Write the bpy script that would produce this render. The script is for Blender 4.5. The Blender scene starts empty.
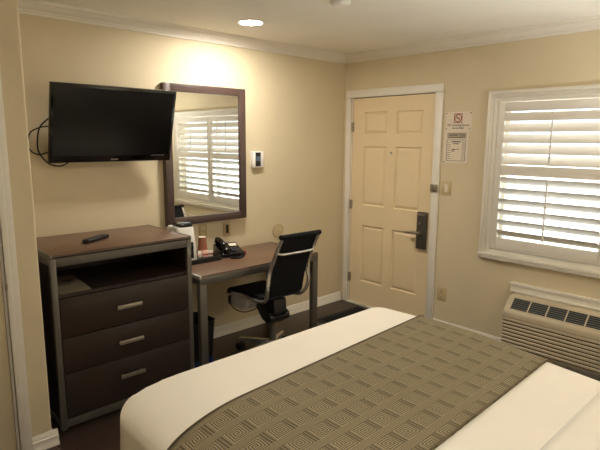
import bpy, bmesh, math, random
from mathutils import Vector, Matrix, Quaternion

random.seed(7)
C = bpy.context.scene.collection
PI = math.pi

# ---------------------------------------------------------------- helpers
def lin(c):
    c /= 255.0
    return c / 12.92 if c <= 0.04045 else ((c + 0.055) / 1.055) ** 2.4

def rgb(r, g, b):
    return (lin(r), lin(g), lin(b), 1.0)

def new_mat(name):
    m = bpy.data.materials.new(name)
    m.use_nodes = True
    nt = m.node_tree
    bs = nt.nodes['Principled BSDF']
    return m, nt, bs

def coords(nt, scale=(1, 1, 1), rot=(0, 0, 0)):
    tc = nt.nodes.new('ShaderNodeTexCoord')
    mp = nt.nodes.new('ShaderNodeMapping')
    mp.inputs['Scale'].default_value = scale
    mp.inputs['Rotation'].default_value = rot
    nt.links.new(tc.outputs['Object'], mp.inputs['Vector'])
    return mp.outputs['Vector']

def noise(nt, vec, scale, detail=3.0, rough=0.5):
    n = nt.nodes.new('ShaderNodeTexNoise')
    n.inputs['Scale'].default_value = scale
    n.inputs['Detail'].default_value = detail
    n.inputs['Roughness'].default_value = rough
    nt.links.new(vec, n.inputs['Vector'])
    return n.outputs['Fac']

def ramp(nt, fac, stops):
    r = nt.nodes.new('ShaderNodeValToRGB')
    el = r.color_ramp.elements
    while len(el) < len(stops):
        el.new(0.5)
    for e, (p, c) in zip(el, stops):
        e.position = p
        e.color = c
    nt.links.new(fac, r.inputs['Fac'])
    return r.outputs['Color']

def bump(nt, bs, height, strength=0.2, dist=0.002):
    b = nt.nodes.new('ShaderNodeBump')
    b.inputs['Strength'].default_value = strength
    b.inputs['Distance'].default_value = dist
    nt.links.new(height, b.inputs['Height'])
    nt.links.new(b.outputs['Normal'], bs.inputs['Normal'])

def mat_simple(name, col, rough=0.5, metal=0.0, var=0.05, nscale=30.0, bmp=0.0, bscale=200.0, spec=0.5, coat=0.0):
    """plain material with a faint procedural mottling"""
    m, nt, bs = new_mat(name)
    v = coords(nt)
    f = noise(nt, v, nscale)
    dark = tuple(c * (1 - var) for c in col[:3]) + (1,)
    lite = tuple(min(1, c * (1 + var)) for c in col[:3]) + (1,)
    nt.links.new(ramp(nt, f, [(0.3, dark), (0.7, lite)]), bs.inputs['Base Color'])
    bs.inputs['Roughness'].default_value = rough
    bs.inputs['Metallic'].default_value = metal
    bs.inputs['Specular IOR Level'].default_value = spec
    bs.inputs['Coat Weight'].default_value = coat
    if bmp:
        bump(nt, bs, noise(nt, v, bscale, 2), bmp, 0.002)
    return m

def mat_wood(name, c0, c1, scale=(1.5, 40, 40), rough=0.4, spec=0.5):
    m, nt, bs = new_mat(name)
    v = coords(nt, scale)
    f1 = noise(nt, v, 1.6, 5, 0.6)
    f2 = noise(nt, v, 6.0, 3, 0.6)
    mx = nt.nodes.new('ShaderNodeMath'); mx.operation = 'MULTIPLY_ADD'
    mx.inputs[1].default_value = 0.4
    ad = nt.nodes.new('ShaderNodeMath'); ad.operation = 'MULTIPLY'
    ad.inputs[1].default_value = 0.6
    nt.links.new(f1, ad.inputs[0])
    nt.links.new(f2, mx.inputs[0]); nt.links.new(ad.outputs[0], mx.inputs[2])
    nt.links.new(ramp(nt, mx.outputs[0], [(0.32, c0), (0.68, c1)]), bs.inputs['Base Color'])
    bs.inputs['Roughness'].default_value = rough
    bs.inputs['Specular IOR Level'].default_value = spec
    bump(nt, bs, mx.outputs[0], 0.08, 0.001)
    return m

def mat_emit(name, col, strength):
    m, nt, bs = new_mat(name)
    bs.inputs['Base Color'].default_value = (0.8, 0.8, 0.8, 1)
    bs.inputs['Emission Color'].default_value = col
    bs.inputs['Emission Strength'].default_value = strength
    return m

class MB:
    """collects shapes given in world coordinates; build() links them as ONE mesh object"""
    def __init__(self, M=None):
        self.bm = bmesh.new()
        self.M = M or Matrix.Identity(4)

    def _bev(self, edges, off, seg=2):
        bmesh.ops.bevel(self.bm, geom=edges, offset=off, segments=seg, profile=0.5, affect='EDGES', clamp_overlap=True)

    def box(self, x0, x1, y0, y1, z0, z1, bev=0.0, seg=2, M=None):
        if x0 > x1: x0, x1 = x1, x0
        if y0 > y1: y0, y1 = y1, y0
        if z0 > z1: z0, z1 = z1, z0
        M = M or Matrix.Identity(4)
        vs = [self.bm.verts.new(M @ Vector((x, y, z))) for x in (x0, x1) for y in (y0, y1) for z in (z0, z1)]
        F = [(0, 1, 3, 2), (4, 6, 7, 5), (0, 4, 5, 1), (2, 3, 7, 6), (0, 2, 6, 4), (1, 5, 7, 3)]
        fs = [self.bm.faces.new([vs[i] for i in f]) for f in F]
        if bev:
            es = list({e for f in fs for e in f.edges})
            self._bev(es, bev, seg)
        return self

    def ring_loft(self, rings, cap0=True, cap1=True, closed=False):
        rv = [[self.bm.verts.new(p) for p in r] for r in rings]
        n = len(rv[0])
        pairs = list(zip(rv[:-1], rv[1:]))
        if closed: pairs.append((rv[-1], rv[0]))
        for a, b in pairs:
            for i in range(n):
                j = (i + 1) % n
                self.bm.faces.new((a[i], a[j], b[j], b[i]))
        if not closed:
            if cap0: self.bm.faces.new(list(reversed(rv[0])))
            if cap1: self.bm.faces.new(rv[-1])
        return self

    def cyl(self, p0, p1, r0, r1=None, seg=20):
        r1 = r0 if r1 is None else r1
        p0, p1 = Vector(p0), Vector(p1)
        q = Vector((0, 0, 1)).rotation_difference((p1 - p0).normalized())
        def ring(c, r):
            return [c + q @ Vector((r * math.cos(2 * PI * k / seg), r * math.sin(2 * PI * k / seg), 0)) for k in range(seg)]
        return self.ring_loft([ring(p0, r0), ring(p1, r1)])

    def lathe(self, prof, cx, cy, z0=0.0, seg=28, cap0=True, cap1=True):
        rings = [[Vector((cx + r * math.cos(2 * PI * k / seg), cy + r * math.sin(2 * PI * k / seg), z0 + z)) for k in range(seg)] for r, z in prof]
        return self.ring_loft(rings, cap0, cap1)

    def tube(self, pts, r, seg=10, smooth=0, squash=1.0):
        P = [Vector(p) for p in pts]
        if smooth:
            P = catmull(P, smooth)
        rings = []
        t0 = (P[1] - P[0]).normalized()
        up = Vector((0, 0, 1)) if abs(t0.z) < 0.9 else Vector((1, 0, 0))
        nrm = (up - t0 * up.dot(t0)).normalized()
        for i, p in enumerate(P):
            if i == 0: t = P[1] - P[0]
            elif i == len(P) - 1: t = P[-1] - P[-2]
            else: t = P[i + 1] - P[i - 1]
            t.normalize()
            nrm = (nrm - t * nrm.dot(t)).normalized()
            b = t.cross(nrm)
            rr = r[i] if isinstance(r, (list, tuple)) else r
            rings.append([p + nrm * (rr * math.cos(2 * PI * k / seg)) + b * (rr * squash * math.sin(2 * PI * k / seg)) for k in range(seg)])
        return self.ring_loft(rings)

    def prism(self, poly, axis, a, b, bev=0.0, seg=2, bev_ends=False):
        """poly: 2-D outline in the two remaining axes (in x,y,z order), extruded a..b along axis"""
        def pt(u, v, w):
            return Vector({'x': (w, u, v), 'y': (u, w, v), 'z': (u, v, w)}[axis])
        n0 = [self.bm.verts.new(pt(u, v, a)) for u, v in poly]
        n1 = [self.bm.verts.new(pt(u, v, b)) for u, v in poly]
        fs = []
        n = len(poly)
        for i in range(n):
            j = (i + 1) % n
            fs.append(self.bm.faces.new((n0[i], n0[j], n1[j], n1[i])))
        e0 = self.bm.faces.new(list(reversed(n0)))
        e1 = self.bm.faces.new(n1)
        if bev:
            es = list(e0.edges) + list(e1.edges) if bev_ends else list({e for f in fs + [e0, e1] for e in f.edges})
            self._bev(es, bev, seg)
        return self

    def quad(self, a, b, c, d):
        self.bm.faces.new([self.bm.verts.new(Vector(p)) for p in (a, b, c, d)])
        return self

    def build(self, name, mat, parent=None, angle=40, smooth=True):
        bm = self.bm
        if self.M != Matrix.Identity(4):
            bmesh.ops.transform(bm, matrix=self.M, verts=bm.verts)
        bmesh.ops.recalc_face_normals(bm, faces=bm.faces)
        if parent is not None:
            off = Vector(parent.location)
            p = parent.parent
            while p is not None:
                off += Vector(p.location); p = p.parent
            bmesh.ops.translate(bm, vec=-off, verts=bm.verts)
        me = bpy.data.meshes.new(name)
        bm.to_mesh(me); bm.free()
        for m in (mat if isinstance(mat, (list, tuple)) else [mat]):
            me.materials.append(m)
        if smooth:
            for f in me.polygons: f.use_smooth = True
            me.set_sharp_from_angle(angle=math.radians(angle))
        o = bpy.data.objects.new(name, me)
        C.objects.link(o)
        if parent is not None: o.parent = parent
        return o

def rrect(x0, x1, y0, y1, r_, z, n=6):
    out = []
    for cx_, cy_, a0 in ((x1 - r_, y1 - r_, 0), (x0 + r_, y1 - r_, PI / 2), (x0 + r_, y0 + r_, PI), (x1 - r_, y0 + r_, 1.5 * PI)):
        for q in range(n + 1):
            a = a0 + PI / 2 * q / n
            out.append(Vector((cx_ + r_ * math.cos(a), cy_ + r_ * math.sin(a), z)))
    return out
def catmull(P, n):
    out = []
    for i in range(len(P) - 1):
        p0 = P[max(i - 1, 0)]; p1 = P[i]; p2 = P[i + 1]; p3 = P[min(i + 2, len(P) - 1)]
        for k in range(n):
            t = k / n
            out.append(0.5 * ((2 * p1) + (p2 - p0) * t + (2 * p0 - 5 * p1 + 4 * p2 - p3) * t * t + (3 * p1 - p0 - 3 * p2 + p3) * t ** 3))
    out.append(P[-1])
    return out

def thing(name, label, cat, loc=(0, 0, 0), group=None):
    o = bpy.data.objects.new(name, None); C.objects.link(o)
    o.location = loc; o.empty_display_size = 0.1
    o['label'] = label; o['category'] = cat
    if group: o['group'] = group
    return o

def tag(o, label, cat, group=None):
    o['label'] = label; o['category'] = cat
    if group: o['group'] = group
    return o

def recentre(o, loc):
    loc = Vector(loc)
    o.data.transform(Matrix.Translation(-loc)); o.location = loc
    return o

def structure(o, label=None, cat=None):
    o['kind'] = 'structure'
    if label: o['label'] = label
    if cat: o['category'] = cat
    return o

def sroot(name, loc, label=None, cat=None):
    o = bpy.data.objects.new(name, None); C.objects.link(o)
    o.location = loc; o.empty_display_size = 0.1
    return structure(o, label, cat)

def text_mesh(name, body, size, M, mat, parent, depth=0.0005):
    """writing as thin raised letters: M maps the text plane (x right, y up) to world"""
    cu = bpy.data.curves.new(name, 'FONT')
    cu.body = body; cu.size = size; cu.align_x = 'CENTER'; cu.align_y = 'CENTER'
    cu.extrude = depth
    tmp = bpy.data.objects.new(name + '_tmp', cu)
    C.objects.link(tmp)
    dg = bpy.context.evaluated_depsgraph_get()
    me = bpy.data.meshes.new_from_object(tmp.evaluated_get(dg))
    bpy.data.objects.remove(tmp); bpy.data.curves.remove(cu)
    off = Vector((0, 0, 0)); p = parent
    while p is not None:
        off += Vector(p.location); p = p.parent
    me.transform(Matrix.Translation(-off) @ M)
    me.name = name
    me.materials.clear(); me.materials.append(mat)
    o = bpy.data.objects.new(name, me); C.objects.link(o); o.parent = parent
    return o

# ---------------------------------------------------------------- materials
WALL = rgb(213, 199, 168)
M_wall = mat_simple('wall_paint', WALL, 0.62, 0, 0.03, 3.0, 0.12, 60.0, 0.4)
M_ceil = mat_simple('ceiling_paint', rgb(240, 236, 226), 0.8, 0, 0.02, 3.0, 0.1, 80.0, 0.2)
M_trim = mat_simple('trim_white_paint', rgb(230, 224, 212), 0.4, 0, 0.02, 8.0)
M_door = mat_simple('door_cream_paint', rgb(228, 208, 170), 0.42, 0, 0.02, 5.0)
M_shut = mat_simple('shutter_white', rgb(226, 220, 210), 0.45, 0, 0.015, 8.0)
M_top = mat_wood('brown_wood_top', rgb(88, 66, 51), rgb(121, 92, 71), (1.2, 30, 30), 0.34)
M_dark = mat_wood('dark_brown_wood', rgb(36, 28, 24), rgb(57, 44, 37), (1.2, 30, 45), 0.45, 0.4)
M_mirw = mat_wood('mirror_frame_wood', rgb(68, 52, 47), rgb(86, 67, 61), (30, 30, 1.5), 0.35)
M_mirwh = mat_wood('mirror_frame_wood_horizontal', rgb(68, 52, 47), rgb(86, 67, 61), (1.5, 30, 30), 0.35)
M_grey = mat_simple('grey_metal', rgb(108, 104, 97), 0.42, 0.55, 0.04, 40.0)
M_chrome = mat_simple('polished_aluminium', rgb(232, 229, 224), 0.24, 0.85, 0.02, 20.0)
M_brush = mat_simple('brushed_nickel', rgb(172, 164, 150), 0.35, 0.9, 0.05, 60.0)
M_black = mat_simple('black_plastic', rgb(20, 20, 21), 0.4, 0, 0.1, 60.0)
M_gloss = mat_simple('glossy_black_plastic', rgb(9, 9, 10), 0.12, 0, 0.1, 40.0)
M_screen = mat_simple('black_screen', rgb(6, 6, 8), 0.2, 0, 0.05, 20.0, spec=0.35)
M_mesh = mat_simple('black_mesh_fabric', rgb(15, 15, 17), 0.75, 0, 0.3, 400.0, 0.4, 500.0, 0.25)
M_rub = mat_simple('black_rubber', rgb(14, 14, 15), 0.7, 0, 0.1, 80.0)
M_white = mat_simple('white_plastic', rgb(236, 232, 224), 0.35, 0, 0.02, 30.0)
M_ivory = mat_simple('ivory_plastic', rgb(198, 178, 136), 0.4, 0, 0.02, 30.0)
M_ac = mat_simple('beige_plastic', rgb(196, 182, 156), 0.45, 0, 0.02, 20.0)
M_acslot = mat_simple('dark_vent_interior', rgb(28, 32, 33), 0.6, 0, 0.1, 40.0)
M_paper = mat_simple('paper', rgb(226, 214, 196), 0.8, 0, 0.02, 40.0)
M_ink = mat_simple('dark_ink', rgb(70, 64, 58), 0.8)
M_pale_ink = mat_simple('grey_ink', rgb(150, 140, 126), 0.8)
M_red = mat_simple('red_ink', rgb(150, 52, 46), 0.7)
M_redp = mat_simple('red_plastic', rgb(120, 18, 24), 0.35)
M_cup = mat_simple('brown_paper_cup', rgb(150, 92, 66), 0.7, 0, 0.06, 60.0)
M_sheet = mat_simple('white_bed_linen', rgb(240, 233, 220), 0.85, 0, 0.012, 6.0, 0.12, 25.0, 0.2)
M_blue = mat_simple('blue_plastic_film', rgb(20, 52, 110), 0.35, 0, 0.1, 30.0)
M_lcd = mat_simple('grey_lcd', rgb(92, 108, 120), 0.25)
M_pink = mat_simple('pink_white_wrapper', rgb(226, 178, 160), 0.5, 0, 0.15, 90.0)
M_alu = mat_simple('threshold_aluminium', rgb(226, 224, 216), 0.3, 0.6, 0.02, 40.0)
M_mat = mat_simple('black_mat_pile', rgb(20, 19, 19), 0.9, 0, 0.3, 300.0, 0.6, 400.0, 0.2)
M_chairdark = mat_simple('dark_upholstery', rgb(42, 34, 30), 0.8, 0, 0.1, 80.0, 0.3, 200.0, 0.2)
M_base = mat_simple('mattress_ticking', rgb(206, 198, 184), 0.85)

# plank floor
M_floor, nt, bs = new_mat('dark_plank_floor')
v = coords(nt, (1, 1, 1))
br = nt.nodes.new('ShaderNodeTexBrick')
br.inputs['Scale'].default_value = 1.0
br.inputs['Brick Width'].default_value = 1.2
br.inputs['Row Height'].default_value = 0.15
br.inputs['Mortar Size'].default_value = 0.002
br.inputs['Color1'].default_value = rgb(66, 48, 40)
br.inputs['Color2'].default_value = rgb(52, 38, 32)
br.inputs['Mortar'].default_value = rgb(36, 26, 22)
nt.links.new(v, br.inputs['Vector'])
g = noise(nt, coords(nt, (2, 40, 1)), 2.0, 5, 0.6)
mx = nt.nodes.new('ShaderNodeMix'); mx.data_type = 'RGBA'; mx.blend_type = 'MULTIPLY'
mx.inputs['Factor'].default_value = 0.6
nt.links.new(br.outputs['Color'], mx.inputs['A'])
nt.links.new(ramp(nt, g, [(0.3, (0.55, 0.55, 0.55, 1)), (0.7, (1.1, 1.1, 1.1, 1))]), mx.inputs['B'])
nt.links.new(mx.outputs['Result'], bs.inputs['Base Color'])
bs.inputs['Roughness'].default_value = 0.3

# mirror silvering
M_mirror, nt, bs = new_mat('mirror_silver')
bs.inputs['Base Color'].default_value = (0.86, 0.87, 0.84, 1)
bs.inputs['Metallic'].default_value = 1.0
bs.inputs['Roughness'].default_value = 0.015

# thin window glass
M_glass, nt, bs = new_mat('window_glass')
out = nt.nodes['Material Output']
tr = nt.nodes.new('ShaderNodeBsdfTransparent'); tr.inputs['Color'].default_value = (0.95, 0.97, 0.97, 1)
gl = nt.nodes.new('ShaderNodeBsdfGlossy'); gl.inputs['Roughness'].default_value = 0.02
ms = nt.nodes.new('ShaderNodeMixShader')
ms.inputs['Fac'].default_value = 0.06
nt.links.new(tr.outputs['BSDF'], ms.inputs[1]); nt.links.new(gl.outputs['BSDF'], ms.inputs[2])
nt.links.new(ms.outputs['Shader'], out.inputs['Surface'])

# bed runner: woven greek-key blocks
def runner_mat():
    m, nt, bs = new_mat('key_pattern_weave')
    def MA(op, a, b=None, c=None):
        n = nt.nodes.new('ShaderNodeMath'); n.operation = op
        for i, q in enumerate((a, b, c)):
            if q is None: continue
            if isinstance(q, (int, float)): n.inputs[i].default_value = q
            else: nt.links.new(q, n.inputs[i])
        return n.outputs[0]
    uv = nt.nodes.new('ShaderNodeUVMap'); uv.uv_map = 'cloth'
    sp = nt.nodes.new('ShaderNodeSeparateXYZ')
    nt.links.new(uv.outputs['UV'], sp.inputs[0])
    T = 0.1055
    U = MA('DIVIDE', sp.outputs['X'], T); V = MA('DIVIDE', sp.outputs['Y'], T)
    fu, fv = MA('FRACT', U), MA('FRACT', V)
    # plain ribbed band running across the bed
    band = MA('LESS_THAN', fv, 0.33)
    rib = MA('MULTIPLY', MA('GREATER_THAN', MA('FRACT', MA('MULTIPLY', fv, 15.0)), 0.5), 0.45)
    bandv = MA('ADD', rib, 0.22)
    # pair of dark bars along the bed's length
    inbar = MA('LESS_THAN', fu, 0.30)
    b1 = MA('LESS_THAN', MA('ABSOLUTE', MA('SUBTRACT', fu, 0.08)), 0.035)
    b2 = MA('LESS_THAN', MA('ABSOLUTE', MA('SUBTRACT', fu, 0.20)), 0.035)
    barv = MA('ADD', MA('MULTIPLY', MA('MAXIMUM', b1, b2), 0.45), 0.38)
    # squared spiral
    pu, pv = MA('DIVIDE', MA('SUBTRACT', fu, 0.65), 0.70), MA('DIVIDE', MA('SUBTRACT', fv, 0.665), 0.67)
    ring = MA('MAXIMUM', MA('ABSOLUTE', pu), MA('ABSOLUTE', pv))
    ang = MA('DIVIDE', MA('ARCTAN2', pv, pu), 2 * PI)
    spiral = MA('GREATER_THAN', MA('FRACT', MA('ADD', MA('MULTIPLY', ring, 8.0), ang)), 0.5)
    spv = MA('ADD', MA('MULTIPLY', spiral, 0.78), 0.06)
    key = MA('ADD', MA('MULTIPLY', barv, inbar), MA('MULTIPLY', spv, MA('SUBTRACT', 1.0, inbar)))
    pat = MA('ADD', MA('MULTIPLY', bandv, band), MA('MULTIPLY', key, MA('SUBTRACT', 1.0, band)))
    e1 = MA('LESS_THAN', MA('ABSOLUTE', MA('SUBTRACT', fv, 0.33)), 0.02)
    pat = MA('MAXIMUM', pat, MA('MULTIPLY', e1, 0.5))
    nz = noise(nt, coords(nt), 300.0, 2)
    big = noise(nt, coords(nt), 2.5, 2)
    pat = MA('ADD', pat, MA('MULTIPLY', MA('SUBTRACT', nz, 0.5), 0.35))
    pat = MA('ADD', pat, MA('MULTIPLY', MA('SUBTRACT', big, 0.5), 0.2))
    nt.links.new(ramp(nt, pat, [(0.0, rgb(162, 149, 120)), (1.0, rgb(70, 59, 39))]), bs.inputs['Base Color'])
    bs.inputs['Roughness'].default_value = 0.8
    bs.inputs['Specular IOR Level'].default_value = 0.25
    bump(nt, bs, pat, 0.25, 0.001)
    return m
M_runner = runner_mat()
M_hem = mat_simple('brown_hem', rgb(104, 90, 66), 0.85)

# ---------------------------------------------------------------- the room
H = 2.44
XL, YF = -4.75, -3.85            # far left wall, wall behind the camera
JX, JY = -3.075, -0.70            # corner of the closet block
# openings in the right wall
DY0, DY1, DZ = -0.098, -1.036, 2.04
WY0, WY1, WZ0, WZ1 = -1.59, -3.262, 0.80, 1.936
TH = 0.16

structure(MB().box(XL - 0.1, 0.16, YF - 0.1, 0.1, -0.1, 0.0).build('floor', M_floor))
structure(MB().box(XL - 0.1, 0.16, YF - 0.1, 0.1, H, H + 0.1).build('ceiling', M_ceil))
structure(MB().box(JX, 0.16, 0.0, 0.1, 0, H).build('wall_back', M_wall))
w = MB()
for y0, y1, z0, z1 in ((0, DY0, 0, H), (DY0, DY1, DZ, H), (DY1, WY0, 0, H), (WY0, WY1, 0, WZ0), (WY0, WY1, WZ1, H), (WY1, YF, 0, H)):
    w.box(0, TH, y0, y1, z0, z1)
structure(w.build('wall_right', M_wall))
structure(MB().box(XL - 0.1, 0.16, YF - 0.1, YF, 0, H).build('wall_front', M_wall))
structure(MB().box(XL - 0.1, XL, YF, JY, 0, H).build('wall_left', M_wall))
# closet block with a rounded corner bead
w = MB()
D2A, D2B = -3.945, -3.235      # doorway in the closet block
r = 0.012
arc = [(JX - r + r * math.cos(t), JY + r - r * math.sin(t)) for t in [PI / 2 * k / 6 for k in range(7)]]
poly = [(D2B, JY), (D2B, 0.0), (JX, 0.0)] + arc
w.prism(poly, 'z', 0, H)
w.box(XL - 0.1, D2A, JY, 0, 0, H)
w.box(D2A, D2B, JY, 0, 2.03, H)
structure(w.build('wall_closet', M_wall))

# baseboards (stepped profile)
def base_prof(s):      # (distance from wall * s, z)
    return [(0, 0), (s * 0.026, 0), (s * 0.026, 0.012), (s * 0.018, 0.022), (s * 0.018, 0.052), (s * 0.012, 0.056), (s * 0.012, 0.068), (s * 0.006, 0.078), (s * 0.004, 0.084), (0, 0.084)]
structure(MB().prism(base_prof(-1), 'x', JX, -0.016).build('baseboard_back', M_trim))
b = MB()
b.prism([(x, z) for x, z in base_prof(-1)], 'y', DY1 - 0.075, YF)
structure(b.build('baseboard_right', M_trim))
b = MB()
b.prism([(JY + y, z) for y, z in base_prof(-1)], 'x', D2B + 0.056, JX + 0.026)
b.prism([(JX - x, z) for x, z in base_prof(-1)], 'y', JY, -0.02)
structure(b.build('baseboard_closet', M_trim))

# crown moulding
def crown(s):
    return [(0, 2.364), (s * 0.012, 2.364), (s * 0.014, 2.378), (s * 0.022, 2.380), (s * 0.024, 2.388), (s * 0.040, 2.398), (s * 0.052, 2.412), (s * 0.056, 2.420), (s * 0.068, 2.422), (s * 0.072, H), (0, H)]
structure(MB().prism(crown(-1), 'x', JX, 0).build('trim_1', M_trim))
structure(MB().prism(crown(-1), 'y', 0, YF).build('trim_2', M_trim))

# ground outside
M_pave = mat_simple('concrete_paving', rgb(206, 202, 194), 0.9, 0, 0.06, 2.0)
structure(MB().box(0.3, 40, -30, 30, -0.35, -0.15).build('ground', M_pave))

# ---- entry door
door = sroot('door_1', (0, -0.57, 0), 'cream six-panel entry door with an electronic lock', 'door')
c = MB()
def casing(mb, ya, yb, za, zb):
    mb.box(-0.016, 0.0, ya, yb, za, zb, 0.003)
cw = 0.068
for ya, yb, za, zb in ((DY0 + 0.006, DY0 + 0.058, 0, 2.034), (DY1 + 0.004, DY1 - cw, 0, 2.034), (DY0 + 0.058, DY1 - cw, 2.034, 2.104)):
    c.box(-0.018, 0.0, ya, yb, za, zb, 0.004)
# jambs
c.box(0.0, TH, DY0, DY0 - 0.008, 0, DZ)
c.box(0.0, TH, DY1, DY1 + 0.006, 0, DZ)
c.box(0.0, TH, DY0, DY1, 2.034, DZ)
c.box(0.052, 0.075, DY0 - 0.008, DY0 - 0.02, 0, 2.034)
c.box(0.052, 0.075, DY1 + 0.006, DY1 + 0.018, 0, 2.034)
c.box(0.052, 0.075, DY0 - 0.008, DY1 + 0.006, 2.016, 2.034)
c.build('door_frame', M_trim, door)
# slab with six raised panels
S0, S1 = DY0 - 0.012, DY1 + 0.014
slab = MB()
bm = slab.bm
ys = [S0, -0.25, -0.525, -0.622, -0.91, S1]
zs = [0.014, 0.245, 0.815, 1.01, 1.58, 1.69, 1.90, 2.028]
grid = [[bm.verts.new((0.006, y, z)) for z in zs] for y in ys]
pan = []
for i in range(len(ys) - 1):
    for j in range(len(zs) - 1):
        f = bm.faces.new((grid[i][j], grid[i + 1][j], grid[i + 1][j + 1], grid[i][j + 1]))
        if i in (1, 3) and j in (1, 3, 5): pan.append(f)
bm.normal_update()
sgn = -1 if pan[0].normal.x > 0 else 1
def inset(fs, th, dx):
    bmesh.ops.inset_individual(bm, faces=fs, thickness=th, depth=0)
    for f in fs:
        for vtx in f.verts: vtx.co.x += dx
inset(pan, 0.003, 0.0); inset(pan, 0.010, 0.014); inset(pan, 0.010, 0.0); inset(pan, 0.026, -0.010)
be = [e for e in bm.edges if e.is_boundary]
ret = bmesh.ops.extrude_edge_only(bm, edges=be)
nv = [g for g in ret['geom'] if isinstance(g, bmesh.types.BMVert)]
for vtx in nv: vtx.co.x = 0.05
bmesh.ops.contextual_create(bm, geom=[g for g in ret['geom'] if isinstance(g, bmesh.types.BMEdge)])
slab.build('door_slab', M_door, door, angle=20)
ws = MB().box(0.012, 0.05, S1 - 0.0005, DY1 + 0.0065, 0.014, 2.033).box(0.012, 0.05, S0, S1, 2.0285, 2.033)
ws.build('weather_strip', M_rub, door)
MB().box(-0.03, 0.12, DY0 - 0.009, DY1 + 0.007, 0.0, 0.012, 0.003).build('threshold_daylight_strip', M_alu, door)  # pale strip, its bright colour stands in for daylight showing under the door
for z in (1.76, 1.007, 0.267):
    h = MB().cyl((-0.006, DY0 - 0.009, z - 0.045), (-0.006, DY0 - 0.009, z + 0.045), 0.007, seg=12)
    h.box(-0.002, 0.0055, DY0 - 0.009, DY0 - 0.03, z - 0.044, z + 0.044)
    h.build('hinge', M_brush, door)
lock = MB().box(-0.028, 0.006, -0.905, -1.0, 0.685, 1.018, 0.01, 3).build('lock_plate', mat_simple('dark_bronze_metal', rgb(84, 80, 73), 0.4, 0.4), door)
MB().cyl((-0.026, -0.953, 0.835), (-0.07, -0.953, 0.835), 0.016).tube([(-0.066, -0.955, 0.835), (-0.07, -0.90, 0.835), (-0.068, -0.85, 0.83), (-0.06, -0.815, 0.826)], 0.011, 10, 4).build('lever', M_brush, lock)
MB().cyl((-0.026, -0.953, 0.918), (-0.04, -0.953, 0.918), 0.014).box(-0.046, -0.038, -0.949, -0.957, 0.898, 0.938, 0.002).build('thumb_turn', M_brush, lock)
MB().box(-0.0295, -0.027, -0.915, -0.99, 0.985, 1.006).build('status_strip', M_brush, lock)
MB().cyl((0.008, -0.582, 1.522), (-0.002, -0.582, 1.522), 0.010, seg=16).build('peephole', M_brush, door)
gd = MB().box(-0.03, -0.016, DY1 - 0.012, DY1 - 0.06, 1.205, 1.27, 0.004)
gd.cyl((-0.034, DY1 - 0.004, 1.205), (-0.034, DY1 - 0.004, 1.27), 0.008, seg=12)
gd.build('security_latch', M_brush, door)

# ---- closet door on the left
d2 = sroot('door_2', (-3.59, JY, 0), 'tan interior door in a white frame on the left', 'door')
c = MB()
for xa, xb, za, zb in ((D2B - 0.001, D2B + 0.056, 0, 2.03), (D2A + 0.001, D2A - 0.056, 0, 2.03), (D2A - 0.056, D2B + 0.056, 2.03, 2.087)):
    c.box(xa, xb, JY - 0.018, JY, za, zb, 0.004)
c.box(D2B - 0.001, D2B + 0.026, JY - 0.024, JY, 0, 2.03, 0.004)
c.box(D2B - 0.012, D2B, JY, JY + 0.12, 0, 2.03)
c.box(D2A, D2A + 0.012, JY, JY + 0.12, 0, 2.03)
c.build('door_frame', M_trim, d2)
MB().box(D2A + 0.013, D2B - 0.013, JY + 0.012, JY + 0.05, 0.01, 2.025, 0.002).build('door_slab', M_wall, d2)
MB().box(D2B - 0.008, D2B + 0.004, JY - 0.026, JY - 0.022, 0.902, 0.932, 0.001).build('strike_plate', M_brush, d2)

# ---- window with plantation shutters
win = sroot('window_1', (0, -2.42, 0.8), 'wide window behind white plantation shutters', 'window')
c = MB()
OY0, OY1, OZ0, OZ1 = -1.505, -3.347, 0.71, 2.012
def wframe(mb, x0, x1, ya, yb, za, zb, wd):
    mb.box(x0, x1, ya, ya - wd, za, zb, 0.004)
    mb.box(x0, x1, yb, yb + wd, za, zb, 0.004)
    mb.box(x0, x1, ya - wd, yb + wd, zb - wd, zb, 0.004)
    mb.box(x0, x1, ya - wd, yb + wd, za, za + wd, 0.004)
wframe(c, -0.03, 0.0, OY0, OY1, OZ0, OZ1, 0.05)
wframe(c, -0.042, 0.0, OY0 - 0.008, OY1 + 0.008, OZ0 + 0.008, OZ1 - 0.008, 0.022)
wframe(c, -0.022, 0.06, OY0 - 0.05, OY1 + 0.05, OZ0 + 0.05, OZ1 - 0.05, 0.034)
c.box(-0.05, 0.0, OY0 - 0.002, OY1 + 0.002, OZ0 + 0.03, OZ0 + 0.052, 0.005)     # sill nosing
c.build('window_frame', M_trim, win)
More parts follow.
